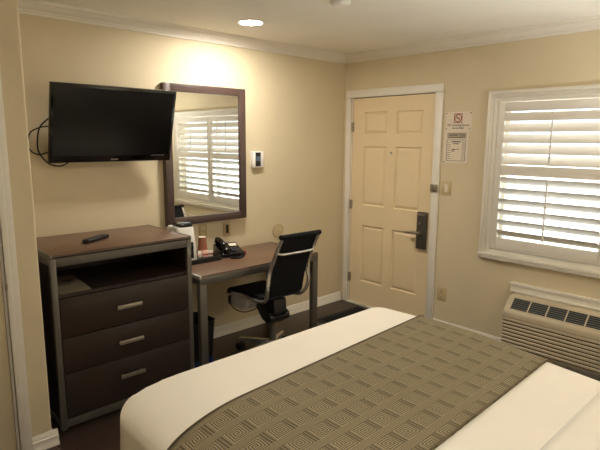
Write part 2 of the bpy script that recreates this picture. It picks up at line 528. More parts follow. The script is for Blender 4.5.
def shutter(ya, yb):
    st = 0.05
    f = MB()
    z0, z1 = 0.802, 1.922
    x0, x1 = -0.03, 0.0
    f.box(x0, x1, ya, ya - st, z0, z1, 0.003)
    f.box(x0, x1, yb, yb + st, z0, z1, 0.003)
    f.box(x0, x1, ya - st, yb + st, z0, 0.892, 0.003)
    f.box(x0, x1, ya - st, yb + st, 1.379, 1.456, 0.003)
    f.box(x0, x1, ya - st, yb + st, 1.856, z1, 0.003)
    p = f.build('shutter_panel', M_shut, win)
    yc = (ya + yb) / 2
    for (za, zb, n) in ((0.892, 1.379, 6), (1.456, 1.856, 5)):
        l = MB()
        pitch = (zb - za) / n
        ang = math.radians(38 if n == 6 else 48)
        for k in range(n):
            zc = za + pitch * (k + 0.5)
            R = Matrix.Translation((-0.015, 0, zc)) @ Matrix.Rotation(ang if n == 6 else -ang, 4, 'Y')
            prof = []
            for i in range(14):
                t = 2 * PI * i / 14
                q = R @ Vector((0.0445 * math.cos(t), 0, 0.0058 * math.sin(t)))
                prof.append((q.x, q.z))
            l.prism(prof, 'y', ya - st - 0.002, yb + st + 0.002)
        l.build('louvers', M_shut, p)
        t = MB().box(-0.062, -0.052, yc - 0.006, yc + 0.006, za + 0.02, zb - 0.012, 0.002)
        for k in range(n):
            zc = za + pitch * (k + 0.5)
            t.box(-0.054, -0.04, yc - 0.0015, yc + 0.0015, zc + (0.024 if n == 6 else -0.03), zc + (0.03 if n == 6 else -0.024))
        t.build('tilt_rod', M_shut, p)
    h = MB()
    return p
p1 = shutter(-1.595, -2.418)
p2 = shutter(-2.422, -3.257)
for z in (1.78, 0.97):
    MB().box(-0.033, -0.029, -1.585, -1.602, z - 0.03, z + 0.03, 0.001).build('hinge', M_shut, win)
g = MB()
for ya, yb in ((WY0, WY0 - 0.045), (WY1, WY1 + 0.045), (-2.405, -2.445)):
    g.box(0.09, 0.13, ya, yb, WZ0, WZ1)
g.box(0.09, 0.13, WY0, WY1, WZ0, WZ0 + 0.045); g.box(0.09, 0.13, WY0, WY1, WZ1 - 0.045, WZ1)
sash = g.build('sash', M_white, win)
MB().quad((0.11, WY0 - 0.04, WZ0 + 0.04), (0.11, WY1 + 0.04, WZ0 + 0.04), (0.11, WY1 + 0.04, WZ1 - 0.04), (0.11, WY0 - 0.04, WZ1 - 0.04)).build('glass_pane', M_glass, win)

# board above the air conditioner
t = MB().box(-0.02, 0, -1.785, -3.0, 0.486, 0.56, 0.003).box(-0.03, 0, -1.78, -3.005, 0.54, 0.562, 0.004).box(-0.026, 0, -1.785, -3.0, 0.486, 0.505, 0.003)
structure(t.build('trim_3', M_trim))

# ---------------------------------------------------------------- ceiling fixtures
M_lens = mat_emit('lamp_lens', (1.0, 0.93, 0.83, 1), 250.0)
M_lens_dim = mat_emit('dimmed_lamp_lens', (1.0, 0.93, 0.83, 1), 130.0)
def downlight(x, y, label, lens=M_lens):
    t = thing('recessed_light', label, 'ceiling light', (x, y, H), 'recessed ceiling lights')
    MB().lathe([(0.077, -0.001), (0.079, -0.006), (0.088, -0.008), (0.096, -0.004), (0.098, 0.0)], x, y, H, 40, False, False).build('trim_ring', M_white, t)
    MB().lathe([(0.077, -0.003), (0.03, -0.0035), (0.001, -0.0035)], x, y, H, 40, False, True).build('lens', lens, t)
    return t
downlight(-1.54, -0.50, 'lit recessed ceiling light near the crown moulding above the mirror')
downlight(-3.2, -2.9, 'dimmed recessed ceiling light over the head of the bed', M_lens_dim)
sd = thing('smoke_detector', 'round white smoke detector on the ceiling at the top of the photo', 'smoke detector', (-1.545, -1.345, H))
MB().lathe([(0.066, 0), (0.068, -0.008), (0.064, -0.012)], -1.545, -1.345, H, 32, True, True).build('mounting_base', M_white, sd)
MB().lathe([(0.060, -0.012), (0.060, -0.026), (0.050, -0.036), (0.03, -0.038), (0.001, -0.038)], -1.545, -1.345, H, 32).build('cover', M_white, sd)

# ---------------------------------------------------------------- dresser
dx0, dx1, dyf, dzt = -2.997, -2.13, -0.61, 1.02
dr = thing('dresser', 'tall dark brown dresser with grey metal frame and open top shelf', 'dresser', ((dx0 + dx1) / 2, -0.3, 0))
yb = -0.03
L = 0.032
f = MB()
for x in (dx0, dx1 - L):
    f.box(x, x + L, dyf, dyf + 0.03, 0, dzt - 0.006, 0.002)
    f.box(x, x + L, yb - 0.03, yb, 0, dzt - 0.006, 0.002)
    f.box(x, x + L, dyf + 0.03, yb - 0.03, dzt - 0.066, dzt - 0.006, 0.002)
    f.box(x, x + L, dyf + 0.03, yb - 0.03, 0.012, 0.05, 0.002)
f.box(dx0 + L, dx1 - L, dyf, dyf + 0.03, dzt - 0.07, dzt - 0.012, 0.002)
f.box(dx0 + L, dx1 - L, yb - 0.03, yb, dzt - 0.066, dzt - 0.006, 0.002)
f.box(dx0 + L, dx1 - L, dyf, dyf + 0.03, 0.012, 0.06, 0.002)
f.build('frame', M_grey, dr)
MB().box(dx0 + 0.014, dx1 - 0.014, dyf - 0.002, yb, dzt - 0.012, dzt, 0.003).build('top', M_top, dr)
MB().box(dx0, dx1, dyf - 0.001, dyf + 0.008, dzt - 0.024, dzt - 0.013, 0.001).build('edge_strip', M_dark, dr)
for xa, xb in ((dx0 - 0.001, dx0 + 0.014), (dx1 - 0.014, dx1 + 0.001)):
    MB().box(xa, xb, dyf - 0.002, yb, dzt - 0.02, dzt + 0.001, 0.002).build('top_edging', M_grey, dr)
for x in (dx0 + 0.008, dx1 - 0.024):
    MB().box(x, x + 0.016, dyf + 0.03, yb - 0.03, 0.05, dzt - 0.066).build('side_panel', M_dark, dr)
MB().box(dx0 + 0.02, dx1 - 0.02, yb - 0.02, yb - 0.006, 0.05, dzt - 0.066).build('back_panel', M_dark, dr)
MB().box(dx0 + 0.024, dx1 - 0.024, dyf + 0.004, yb - 0.02, 0.772, 0.790).build('shelf', M_dark, dr)
for k, (za, zb) in enumerate(((0.542, 0.768), (0.332, 0.538), (0.066, 0.328))):
    d = MB().box(dx0 + L + 0.003, dx1 - L - 0.003, dyf - 0.002, dyf + 0.02, za, zb, 0.002)
    d.box(dx0 + 0.05, dx1 - 0.05, dyf + 0.02, yb - 0.06, za + 0.02, zb - 0.03)
    d = d.build('drawer', M_dark, dr)
    zc = (0.655, 0.436, 0.222)[k]
    MB().box(-2.65, -2.495, dyf - 0.03, dyf - 0.020, zc - 0.012, zc + 0.012, 0.002).box(-2.637, -2.627, dyf - 0.022, dyf - 0.0015, zc - 0.006, zc + 0.006).box(-2.518, -2.508, dyf - 0.022, dyf - 0.0015, zc - 0.006, zc + 0.006).build('handle', M_brush, d)

# leaflet on the open shelf
lf = thing('leaflet', 'pale printed leaflet lying on the left of the open dresser shelf', 'leaflet', (-2.86, -0.38, 0.7905))
MB().prism([(-2.95, -0.585), (-2.78, -0.595), (-2.75, -0.22), (-2.925, -0.20)], 'z', 0.7905, 0.7935).build('sheet', mat_simple('tan_paper', rgb(150, 136, 114), 0.8), lf)
MB().box(-2.92, -2.80, -0.39, -0.375, 0.7936, 0.794).box(-2.90, -2.83, -0.425, -0.41, 0.7936, 0.794).box(-2.86, -2.80, -0.36, -0.33, 0.7936, 0.794).build('printing', M_ink, lf)

# remote control on the dresser
Rm = Matrix.Translation((-2.645, -0.36, dzt + 0.0005)) @ Matrix.Rotation(math.radians(33), 4, 'Z')
rc = thing('remote_control', 'black remote control lying on top of the dresser', 'remote control', (-2.645, -0.36, dzt + 0.0005))
MB(Rm).box(-0.105, 0.105, -0.024, 0.024, 0, 0.024, 0.008, 3).build('body', M_black, rc)
bt = MB(Rm)
for i in range(8):
    for j in range(3):
        bt.box(-0.085 + i * 0.02, -0.075 + i * 0.02, -0.014 + j * 0.011, -0.007 + j * 0.011, 0.022, 0.0255, 0.001, 1)
bt.build('buttons', mat_simple('grey_rubber', rgb(60, 60, 62), 0.6), rc)

# ---------------------------------------------------------------- television
tv = thing('television', 'flat black television tilted down on the wall above the dresser', 'television', (-2.40, -0.02, 1.70))
tvb, tvt = Vector((-2.40, -0.12, 1.485)), Vector((-2.40, -0.25, 1.958))
hgt = (tvt - tvb).length
ta = math.atan2(0.13, tvt.z - tvb.z)
T = Matrix.Translation(tvb) @ Matrix.Rotation(ta, 4, 'X')       # local: z up the screen, -y towards the room
W2 = 0.41
m = MB(T)
m.box(-W2, W2, 0.0, 0.03, 0, hgt, 0.005, 2)
m.build('bezel', M_gloss, tv)
MB(T).box(-W2 + 0.018, W2 - 0.018, -0.0012, 0.004, 0.045, hgt - 0.018).build('screen', M_screen, tv)
MB(T).box(-W2 + 0.03, W2 - 0.03, 0.028, 0.05, 0.02, hgt - 0.02, 0.01).box(-0.28, 0.28, 0.045, 0.075, 0.06, hgt - 0.08, 0.012).build('back_case', M_black, tv)
lg = MB(T)
for k in range(7):
    lg.box(-0.024 + k * 0.007, -0.0185 + k * 0.007, -0.0015, 0.003, 0.014, 0.022)
lg.build('logo', M_brush, tv)
MB(T).box(W2 - 0.15, W2 - 0.05, -0.0015, 0.003, 0.040, 0.043).build('light_strip', mat_simple('silver_strip', rgb(150, 150, 150), 0.3, 0.6), tv)
mt = MB()
mt.box(-2.55, -2.25, -0.028, -0.003, 1.60, 1.84, 0.003)
mt.box(-2.51, -2.49, -0.13, -0.02, 1.70, 1.74).box(-2.31, -2.29, -0.13, -0.02, 1.70, 1.74)
mt.build('wall_mount', M_black, tv)
def cord(name, pts, r, label, mat=M_rub, cat='cable', group=None):
    o = MB().tube(pts, r, 8, 8).build(name, mat)
    recentre(o, pts[0])
    return tag(o, label, cat, group)
cord('power_cable', [(-2.70, -0.10, 1.78), (-2.755, -0.08, 1.772), (-2.776, -0.07, 1.759), (-2.821, -0.035, 1.705), (-2.834, -0.012, 1.626), (-2.831, -0.012, 1.552), (-2.788, -0.03, 1.484), (-2.736, -0.05, 1.464), (-2.69, -0.06, 1.476), (-2.658, -0.075, 1.514)], 0.0045, 'thicker black cable looping below the lower left corner of the television')
cord('aerial_cable', [(-2.70, -0.09, 1.72), (-2.753, -0.08, 1.718), (-2.77, -0.06, 1.711), (-2.819, -0.024, 1.702), (-2.867, -0.006, 1.674), (-2.886, -0.006, 1.625), (-2.883, -0.006, 1.571), (-2.843, -0.024, 1.537), (-2.778, -0.05, 1.552), (-2.70, -0.075, 1.57)], 0.004, 'thin black cable loop reaching farthest left of the television')

# ---------------------------------------------------------------- mirror
mr = thing('wall_mirror', 'rectangular wall mirror in a dark brown frame beside the television', 'mirror', (-1.62, 0, 1.52))
mx0, mx1, mz0, mz1, my = -1.982, -1.250, 0.988, 2.036, -0.048
fw = 0.058
for xa in (mx0, mx1 - fw):
    MB().box(xa, xa + fw, my, 0.0, mz0, mz1, 0.002).build('frame_stile', M_mirw, mr)
for za in (mz1 - fw, mz0):
    MB().box(mx0 + fw, mx1 - fw, my, 0.0, za, za + fw, 0.002).build('frame_rail', M_mirwh, mr)
MB().box(mx0 + fw - 0.004, mx1 - fw + 0.004, -0.034, -0.028, mz0 + fw - 0.004, mz1 - fw + 0.004).build('glass', M_mirror, mr)

# thermostat
th = thing('thermostat', 'small white thermostat with a grey display right of the mirror', 'thermostat', (-1.105, 0, 1.47))
MB().box(-1.167, -1.047, -0.03, 0.0, 1.402, 1.536, 0.005, 2).build('body', M_white, th)
MB().box(-1.137, -1.081, -0.0315, -0.029, 1.412, 1.528, 0.001).build('faceplate', M_black, th)
MB().box(-1.132, -1.086, -0.0325, -0.030, 1.455, 1.495).build('display', M_lcd, th)

# wall plates behind the desk
def plate_back(name, x, z, w_, h_, label, cat, slot=True):
    t = thing(name, label, cat, (x, 0, z), None)
    MB().box(x - w_ / 2, x + w_ / 2, -0.007, 0.0, z - h_ / 2, z + h_ / 2, 0.002).build('cover_plate', M_plate, t)
    return t
M_plate = mat_simple('almond_plate', rgb(182, 160, 112), 0.4)
t = plate_back('wall_outlet', -1.425, 0.905, 0.072, 0.118, 'beige wall outlet with a black plug, below the mirror above the telephone', 'outlet')
MB().box(-1.432, -1.420, -0.026, -0.0065, 0.872, 0.942, 0.002).build('plug', M_black, t)
MB().box(-1.434, -1.418, -0.0085, -0.0065, 0.852, 0.868).build('socket', mat_simple('socket_face', rgb(190, 172, 138), 0.5), t)
t = plate_back('wall_outlet', -1.655, 0.91, 0.072, 0.118, 'beige wall outlet below the mirror, behind the paper cup', 'outlet')
for z in (0.87, 0.92):
    MB().box(-1.672, -1.638, -0.0085, -0.0065, z, z + 0.03, 0.001).build('socket', mat_simple('socket_face_pale', rgb(200, 184, 150), 0.5), t)
rg = thing('cover_disc', 'round wall-coloured cover disc low on the wall behind the chair back', 'cover plate', (-0.865, 0, 0.825))
def disc_y(mb, prof, cx, cz, seg=36):
    rings = [[Vector((cx + r_ * math.cos(2 * PI * k / seg), -d_, cz + r_ * math.sin(2 * PI * k / seg))) for k in range(seg)] for r_, d_ in prof]
    return mb.ring_loft(rings)
disc_y(MB(), [(0.062, 0.0), (0.062, 0.006), (0.052, 0.007)], -0.865, 0.825).build('plate', M_ivory, rg)
rt = MB()
rt.ring_loft([[Vector((-0.865 + (0.060 + 0.003 * math.cos(a)) * math.cos(t_), -0.007 - 0.003 * math.sin(a), 0.825 + (0.060 + 0.003 * math.cos(a)) * math.sin(t_))) for a in [2 * PI * k / 8 for k in range(8)]] for t_ in [2 * PI * q / 40 for q in range(40)]], closed=True)
rt.build('rim', M_ivory, rg)

# ---------------------------------------------------------------- desk
kx0, kx1, kyf, kz = -2.085, -0.98, -0.63, 0.742
dk = thing('desk', 'grey metal-framed writing desk with a brown wood top', 'desk', ((kx0 + kx1) / 2, -0.33, 0))
kyb = -0.035
MB().box(kx0 + 0.006, kx1 - 0.006, kyf + 0.004, kyb, kz - 0.022, kz, 0.003).build('top', M_top, dk)
f = MB()
f.box(kx0, kx1, kyf, kyf + 0.03, kz - 0.062, kz - 0.012, 0.002)
f.box(kx0, kx1, kyb - 0.03, kyb, kz - 0.062, kz - 0.022, 0.002)
f.box(kx0, kx0 + 0.03, kyf + 0.03, kyb - 0.03, kz - 0.062, kz - 0.022, 0.002)
f.box(kx1 - 0.03, kx1, kyf + 0.03, kyb - 0.03, kz - 0.062, kz - 0.022, 0.002)
MB().box(kx0 - 0.001, kx0 + 0.014, kyf, kyb, kz - 0.024, kz + 0.0012, 0.002).build('end_trim', M_alu, dk)
f.box(kx1 - 0.012, kx1 + 0.001, kyf, kyb, kz - 0.024, kz + 0.001, 0.002)
f.build('frame', M_grey, dk)
lw = 0.055
for x in (kx0, kx1 - lw):
    for y in (kyf, kyb - 0.04):
        MB().box(x, x + lw, y, y + 0.04, 0, kz - 0.062, 0.002).build('leg', M_grey, dk)

# ---------------------------------------------------------------- things on the desk
DZT = kz + 0.0008
tray = thing('serving_tray', 'black rectangular tray under the cups at the left end of the desk', 'tray', (-1.80, -0.18, DZT))
tx0, tx1, ty0, ty1 = -2.062, -1.70, -0.325, -0.055
m = MB().box(tx0, tx1, ty0, ty1, DZT, DZT + 0.008, 0.002)
m.build('base', M_black, tray)
m = MB().box(tx0, tx1, ty0, ty0 + 0.008, DZT + 0.006, DZT + 0.034, 0.002).box(tx0, tx1, ty1 - 0.008, ty1, DZT + 0.006, DZT + 0.034, 0.002)
m.box(tx0, tx0 + 0.008, ty0 + 0.008, ty1 - 0.008, DZT + 0.006, DZT + 0.034, 0.002).box(tx1 - 0.008, tx1, ty0 + 0.008, ty1 - 0.008, DZT + 0.006, DZT + 0.034, 0.002)
m.build('rim', M_black, tray)
TB = DZT + 0.0085
# coffee maker
cm = thing('coffee_maker', 'white coffee maker with a black top on the tray beside the dresser', 'coffee maker', (-1.952, -0.19, TB))
cx, cy = -1.963, -0.19
def maker_ring(hx, y0_, y1_, r_, z_, sh=0.0):
    return rrect(cx - hx, cx + hx + sh, cy + y0_, cy + y1_, r_, z_, 4)
MB().ring_loft([maker_ring(0.070, -0.088, 0.088, 0.02, TB, 0.016), maker_ring(0.074, -0.09, 0.09, 0.022, TB + 0.006, 0.016), maker_ring(0.072, -0.086, 0.088, 0.024, TB + 0.14, 0.008), maker_ring(0.072, -0.082, 0.086, 0.026, TB + 0.245), maker_ring(0.066, -0.076, 0.08, 0.026, TB + 0.262)]).build('body', M_white, cm)
MB().box(cx - 0.045, cx + 0.06, cy - 0.078, cy + 0.045, TB + 0.255, TB + 0.287, 0.012, 3).build('lid', M_gloss, cm)
MB().box(cx - 0.01, cx + 0.045, cy - 0.065, cy - 0.01, TB + 0.2865, TB + 0.289, 0.001).build('control_panel', M_lcd, cm)
MB().box(cx - 0.045, cx + 0.05, cy - 0.094, cy - 0.086, TB + 0.03, TB + 0.15, 0.004, 2).build('brew_recess', M_gloss, cm)
# cup stack : striped wrapped cups below, brown inverted cup above
def cup(x, y, z, h_, r0, r1, mat, label, grp, base_mat=None, name='paper_cup'):
    t = thing(name, label, 'cup', (x, y, z), grp)
    MB().lathe([(r1, 0), (r1 + 0.003, 0.002), (r1 + 0.003, 0.006), (r1, 0.008), (r0, h_)], x, y, z, 28, True, False).build('wall', mat, t)
    MB().lathe([(r0, h_ - 0.0005), (r0 - 0.002, h_ + 0.0015), (r0 - 0.006, h_ - 0.002), (0.001, h_ - 0.002)], x, y, z, 28, False, True).build('bottom', base_mat or M_paper, t)
    return t
ux, uy = -1.755, -0.150
cup(ux, uy, TB + 0.001, 0.045, 0.038, 0.041, M_pink, 'short pink and white wrapped cup under the brown paper cup', None)
cup(ux, uy, TB + 0.0485, 0.10, 0.029, 0.037, M_cup, 'brown paper cup standing upside down, white bottom up, on the tray', None)
# sachets leaning against the cups
for k, (sx, sy, rz, lab) in enumerate(((-1.80, -0.19, 20, 'pale sachet standing leftmost on the tray beside the cup'), (-1.765, -0.205, -8, 'pale sachet standing in front of the cup on the tray'), (-1.725, -0.21, -25, 'pale sachet leaning at the right front of the cup on the tray'))):
    Ms = Matrix.Translation((sx, sy, TB + 0.001)) @ Matrix.Rotation(math.radians(rz), 4, 'Z') @ Matrix.Rotation(math.radians(-12), 4, 'X')
    t = thing('sachet', lab, 'sachet', (sx, sy, TB + 0.001), 'sachets on the tray')
    MB(Ms).box(-0.022, 0.022, -0.003, 0.003, 0, 0.05, 0.0025, 2).build('packet', M_paper if k != 1 else M_pink, t)
    MB(Ms).box(-0.022, 0.022, -0.0038, 0.0038, 0.016, 0.026).build('stripe', M_red if k else M_pink, t)
t = thing('stir_spoon', 'black plastic spoon standing between the coffee maker and the cup', 'spoon', (-1.83, -0.13, TB + 0.001))
MB().tube([(-1.83, -0.13, TB + 0.004), (-1.845, -0.115, TB + 0.06), (-1.852, -0.105, TB + 0.095)], 0.004, 8, 4).build('handle', M_black, t)
MB().tube([(-1.852, -0.105, TB + 0.094), (-1.855, -0.10, TB + 0.105), (-1.86, -0.095, TB + 0.125), (-1.863, -0.09, TB + 0.135)], [0.004, 0.012, 0.012, 0.004], 10, 0, 0.5).build('bowl', M_black, t)
t = thing('tea_bag', 'black wrapped tea bag at the right end of the tray', 'tea bag', (-1.728, -0.10, TB + 0.001))
Ms = Matrix.Translation((-1.735, -0.09, TB + 0.006)) @ Matrix.Rotation(math.radians(25), 4, 'Z') @ Matrix.Rotation(math.radians(-14), 4, 'Y')
MB(Ms).box(-0.03, 0.03, -0.03, 0.03, 0.008, 0.02, 0.005, 2).build('wrapper', M_gloss, t)

# telephone
px, py = -1.56, -0.21
Rp = Matrix.Translation((px, py, DZT)) @ Matrix.Rotation(math.radians(-12), 4, 'Z')
ph = thing('telephone', 'black desk telephone with a corded handset on the desk', 'telephone', (px, py, DZT))
prof = [(-0.10, 0.0), (0.10, 0.0), (0.10, 0.075), (0.07, 0.08), (-0.095, 0.032), (-0.10, 0.025)]
MB(Rp).prism(prof, 'x', -0.085, 0.095, 0.005, 2).build('base', M_gloss, ph)
sl = math.atan2(0.048, 0.165)
Rk = Rp @ Matrix.Translation((0.03, -0.0, 0.0605)) @ Matrix.Rotation(sl, 4, 'X')
k = MB(Rk)
for i in range(3):
    for j in range(4):
        k.box(-0.022 + i * 0.018, -0.009 + i * 0.018, -0.07 + j * 0.016, -0.059 + j * 0.016, -0.001, 0.004, 0.001, 1)
k.build('keypad', mat_simple('grey_keys', rgb(70, 70, 74), 0.5), ph)
MB(Rk).box(-0.01, 0.05, 0.012, 0.05, 0.0, 0.0025).build('paper_label', M_paper, ph)
MB(Rp).box(0.088, 0.118, -0.085, -0.02, 0.001, 0.032, 0.006, 2).build('message_light', M_redp, ph)
Rh = Rp @ Matrix.Translation((-0.05, 0.0, 0.068)) @ Matrix.Rotation(sl, 4, 'X')
hs = MB(Rh).tube([(0, -0.10, 0.012), (0, -0.06, 0.03), (0, 0.0, 0.036), (0, 0.06, 0.03), (0, 0.10, 0.012)], [0.017, 0.017, 0.016, 0.017, 0.017], 12, 0, 1.25)
hs.cyl((0, -0.085, 0.024), (0, -0.092, -0.006), 0.026, 0.027).cyl((0, 0.085, 0.024), (0, 0.092, -0.006), 0.026, 0.027)
hs = hs.build('handset', M_gloss, ph)
hc = [(px - 0.075, py - 0.09, DZT + 0.03)]
pts = []
for i in range(121):
    u = i / 120
    ang = 2 * PI * 20 * u
    bx = px - 0.075 + 0.13 * u - 0.02 * math.sin(PI * u); by = py - 0.135 - 0.035 * math.sin(PI * u)
    pts.append((bx, by + 0.007 * math.cos(ang), DZT + 0.010 + 0.007 * math.sin(ang)))
MB().tube(pts, 0.0028, 6).build('coiled_cord', M_black, ph)

# ---------------------------------------------------------------- waste bin
bn = thing('waste_bin', 'black waste bin under the left end of the desk', 'bin', (-1.98, -0.38, 0))
bx0, bx1, by0, by1 = -2.09, -1.875, -0.50, -0.26
o_ = [rrect(bx0 + 0.02, bx1 - 0.02, by0 + 0.02, by1 - 0.02, 0.03, 0.002), rrect(bx0, bx1, by0, by1, 0.035, 0.36), rrect(bx0 - 0.004, bx1 + 0.004, by0 - 0.004, by1 + 0.004, 0.037, 0.365), rrect(bx0 + 0.006, bx1 - 0.006, by0 + 0.006, by1 - 0.006, 0.03, 0.365), rrect(bx0 + 0.026, bx1 - 0.026, by0 + 0.026, by1 - 0.026, 0.025, 0.012)]
MB().ring_loft(o_).build('shell', M_black, bn)
o_ = [rrect(bx0 + 0.0175, bx1 - 0.0175, by0 + 0.0175, by1 - 0.0175, 0.03, 0.008), rrect(bx0 + 0.013, bx1 - 0.013, by0 + 0.013, by1 - 0.013, 0.032, 0.085), rrect(bx0 + 0.0155, bx1 - 0.0155, by0 + 0.0155, by1 - 0.0155, 0.032, 0.085), rrect(bx0 + 0.0195, bx1 - 0.0195, by0 + 0.0195, by1 - 0.0195, 0.03, 0.008)]
MB().ring_loft(o_, closed=True).build('base_band', M_blue, bn)

# ---------------------------------------------------------------- office chair (faces the desk, +y)
qx, qy = -1.468, -0.64
ch = thing('office_chair', 'black swivel office chair with chrome frame pushed under the desk', 'office chair', (qx, qy, 0))
K = Matrix.Translation((qx, qy, 0)) @ Matrix.Rotation(math.radians(-2), 4, 'Z')
hw = 0.158
# sling of mesh: seat, then up the back
back = [(-0.140, 0.535), (-0.150, 0.565), (-0.160, 0.61), (-0.176, 0.68), (-0.208, 0.77), (-0.252, 0.87), (-0.312, 0.985)]
seatp = [(0.362, 0.452), (0.36, 0.472), (0.335, 0.490), (0.27, 0.500), (0.14, 0.506), (0.02, 0.506), (-0.08, 0.510), (-0.13, 0.526)]
def sling(prof, th):
    P = catmull([Vector((0, y, z)) for y, z in prof], 4)
    up, dn = [], []
    for i, p in enumerate(P):
        t = (P[min(i + 1, len(P) - 1)] - P[max(i - 1, 0)]).normalized()
        n = Vector((0, -t.z, t.y))
        up.append(p + n * th / 2); dn.append(p - n * th / 2)
    return [(p.y, p.z) for p in up] + [(p.y, p.z) for p in reversed(dn)]
MB(K).prism(sling(seatp, 0.03), 'x', -hw, hw, 0.006, 2, True).build('seat', M_mesh, ch)
bk = MB(K).prism(sling(back, 0.012), 'x', -hw, hw, 0.003, 1, True).build('backrest', M_mesh, ch)
MB(K).cyl((-hw - 0.022, -0.316, 0.995), (hw + 0.022, -0.316, 0.995), 0.017, seg=18).build('head_roll', M_mesh, bk)
for s in (-1, 1):
    fr_ = [(s * (hw + 0.012), 0.18, 0.492), (s * (hw + 0.012), 0.02, 0.488), (s * (hw + 0.012), -0.07, 0.490), (s * (hw + 0.014), -0.135, 0.512), (s * (hw + 0.028), -0.175, 0.57), (s * (hw + 0.030), -0.190, 0.64), (s * (hw + 0.014), -0.186, 0.72), (s * (hw + 0.008), -0.222, 0.81), (s * (hw + 0.008), -0.262, 0.89), (s * (hw + 0.008), -0.314, 0.985)]
    MB(K).tube(fr_, 0.014, 12, 4).build('side_rail', M_chrome, ch)
MB(K).tube([(-hw - 0.006, -0.252, 0.872), (-hw + 0.01, -0.284, 0.872), (-hw + 0.05, -0.298, 0.872), (0, -0.302, 0.872), (hw - 0.05, -0.298, 0.872), (hw - 0.01, -0.284, 0.872), (hw + 0.006, -0.252, 0.872)], 0.0105, 10, 4).build('back_brace', M_chrome, ch)
MB(K).tube([(-hw, -0.02, 0.487), (-0.1, -0.01, 0.475), (0.1, -0.01, 0.475), (hw, -0.02, 0.487)], 0.011, 10, 4).build('seat_brace', M_chrome, ch)
mech = MB(K).prism([(0.18, 0.485), (-0.09, 0.485), (-0.10, 0.37), (-0.065, 0.30), (-0.01, 0.28), (0.06, 0.30), (0.15, 0.40)], 'x', -0.06, 0.06, 0.012, 2)
mech.cyl((-0.09, -0.06, 0.345), (0.09, -0.06, 0.345), 0.034)
mech = mech.build('tilt_mechanism', M_black, ch)
# pale pan below the front of the seat, with its dark front cover and cable
pn = MB(K).prism([(0.325, 0.482), (0.325, 0.385), (0.31, 0.372), (0.16, 0.365), (0.12, 0.40), (0.10, 0.490)], 'x', -0.158, 0.158, 0.012, 3)
pn.build('seat_pan', mat_simple('pale_grey_shell', rgb(205, 202, 196), 0.4), ch)
MB(K).box(-0.158, 0.158, 0.34, 0.368, 0.365, 0.435, 0.01, 2).build('front_cover', M_black, ch)
MB(K).tube([(-0.160, 0.32, 0.375), (-0.165, 0.24, 0.352), (-0.165, 0.12, 0.365), (-0.165, -0.02, 0.43), (-0.165, -0.11, 0.49)], 0.004, 8, 5).build('cable', M_black, ch)
MB(K).lathe([(0.026, 0.11), (0.027, 0.30)], 0, 0, 0, 20).lathe([(0.016, 0.29), (0.016, 0.34)], 0, 0, 0, 16).build('gas_column', M_grey, ch)
MB(K).lathe([(0.036, 0.075), (0.042, 0.085), (0.042, 0.13), (0.034, 0.145)], 0, 0, 0, 24).build('base_hub', M_chrome, ch)
for i in range(5):
    a = math.radians(108 + 72 * i)
    d = Vector((math.cos(a), math.sin(a), 0)); s = Vector((-math.sin(a), math.cos(a), 0))
    rings = []
    for rad, wd, zt, zb in ((0.03, 0.026, 0.14, 0.085), (0.15, 0.020, 0.122, 0.085), (0.29, 0.016, 0.10, 0.078), (0.315, 0.012, 0.094, 0.08)):
        c_ = d * rad
        rings.append([c_ - s * wd + Vector((0, 0, zb)), c_ + s * wd + Vector((0, 0, zb)), c_ + s * wd * 0.8 + Vector((0, 0, zt)), c_ - s * wd * 0.8 + Vector((0, 0, zt))])
    MB(K).ring_loft(rings).build('base_leg', M_chrome, ch)
    c_ = d * 0.295
    cs = MB(K)
    for off in (-0.017, 0.017):
        p_ = c_ + s * off * 1.0 + Vector((0, 0, 0.029)) + d * 0.012
        cs.cyl(p_ - s * 0.010, p_ + s * 0.010, 0.028, seg=20)
    cs.cyl(c_ + Vector((0, 0, 0.03)), c_ + Vector((0, 0, 0.085)), 0.007, seg=10)
    cs.build('caster', M_black, ch)

# ---------------------------------------------------------------- door-side wall fittings
def plate_right(name, y0, y1, z0, z1, label, cat):
    t = thing(name, label, cat, (0, (y0 + y1) / 2, (z0 + z1) / 2))
    MB().box(-0.007, 0.0, y0, y1, z0, z1, 0.002).build('cover_plate', M_ivory, t)
    return t
t = plate_right('light_switch', -1.128, -1.212, 1.185, 1.302, 'ivory light switch on the wall below the notices', 'light switch')
MB().box(-0.011, -0.0065, -1.155, -1.185, 1.21, 1.277, 0.002).build('rocker', M_paper, t)
t = plate_right('wall_outlet', -1.138, -1.222, 0.262, 0.385, 'ivory wall outlet low on the wall right of the entry door', 'outlet')
for z in (0.297, 0.35):
    so = MB().box(-0.009, -0.0065, -1.163, -1.197, z - 0.018, z + 0.018, 0.003).build('socket', M_ivory, t)
    MB().box(-0.0095, -0.008, -1.172, -1.174, z - 0.006, z + 0.008).box(-0.0095, -0.008, -1.186, -1.188, z - 0.006, z + 0.008).cyl((-0.0095, -1.18, z - 0.011), (-0.008, -1.18, z - 0.011), 0.003, seg=10).build('slots', M_ink, so)

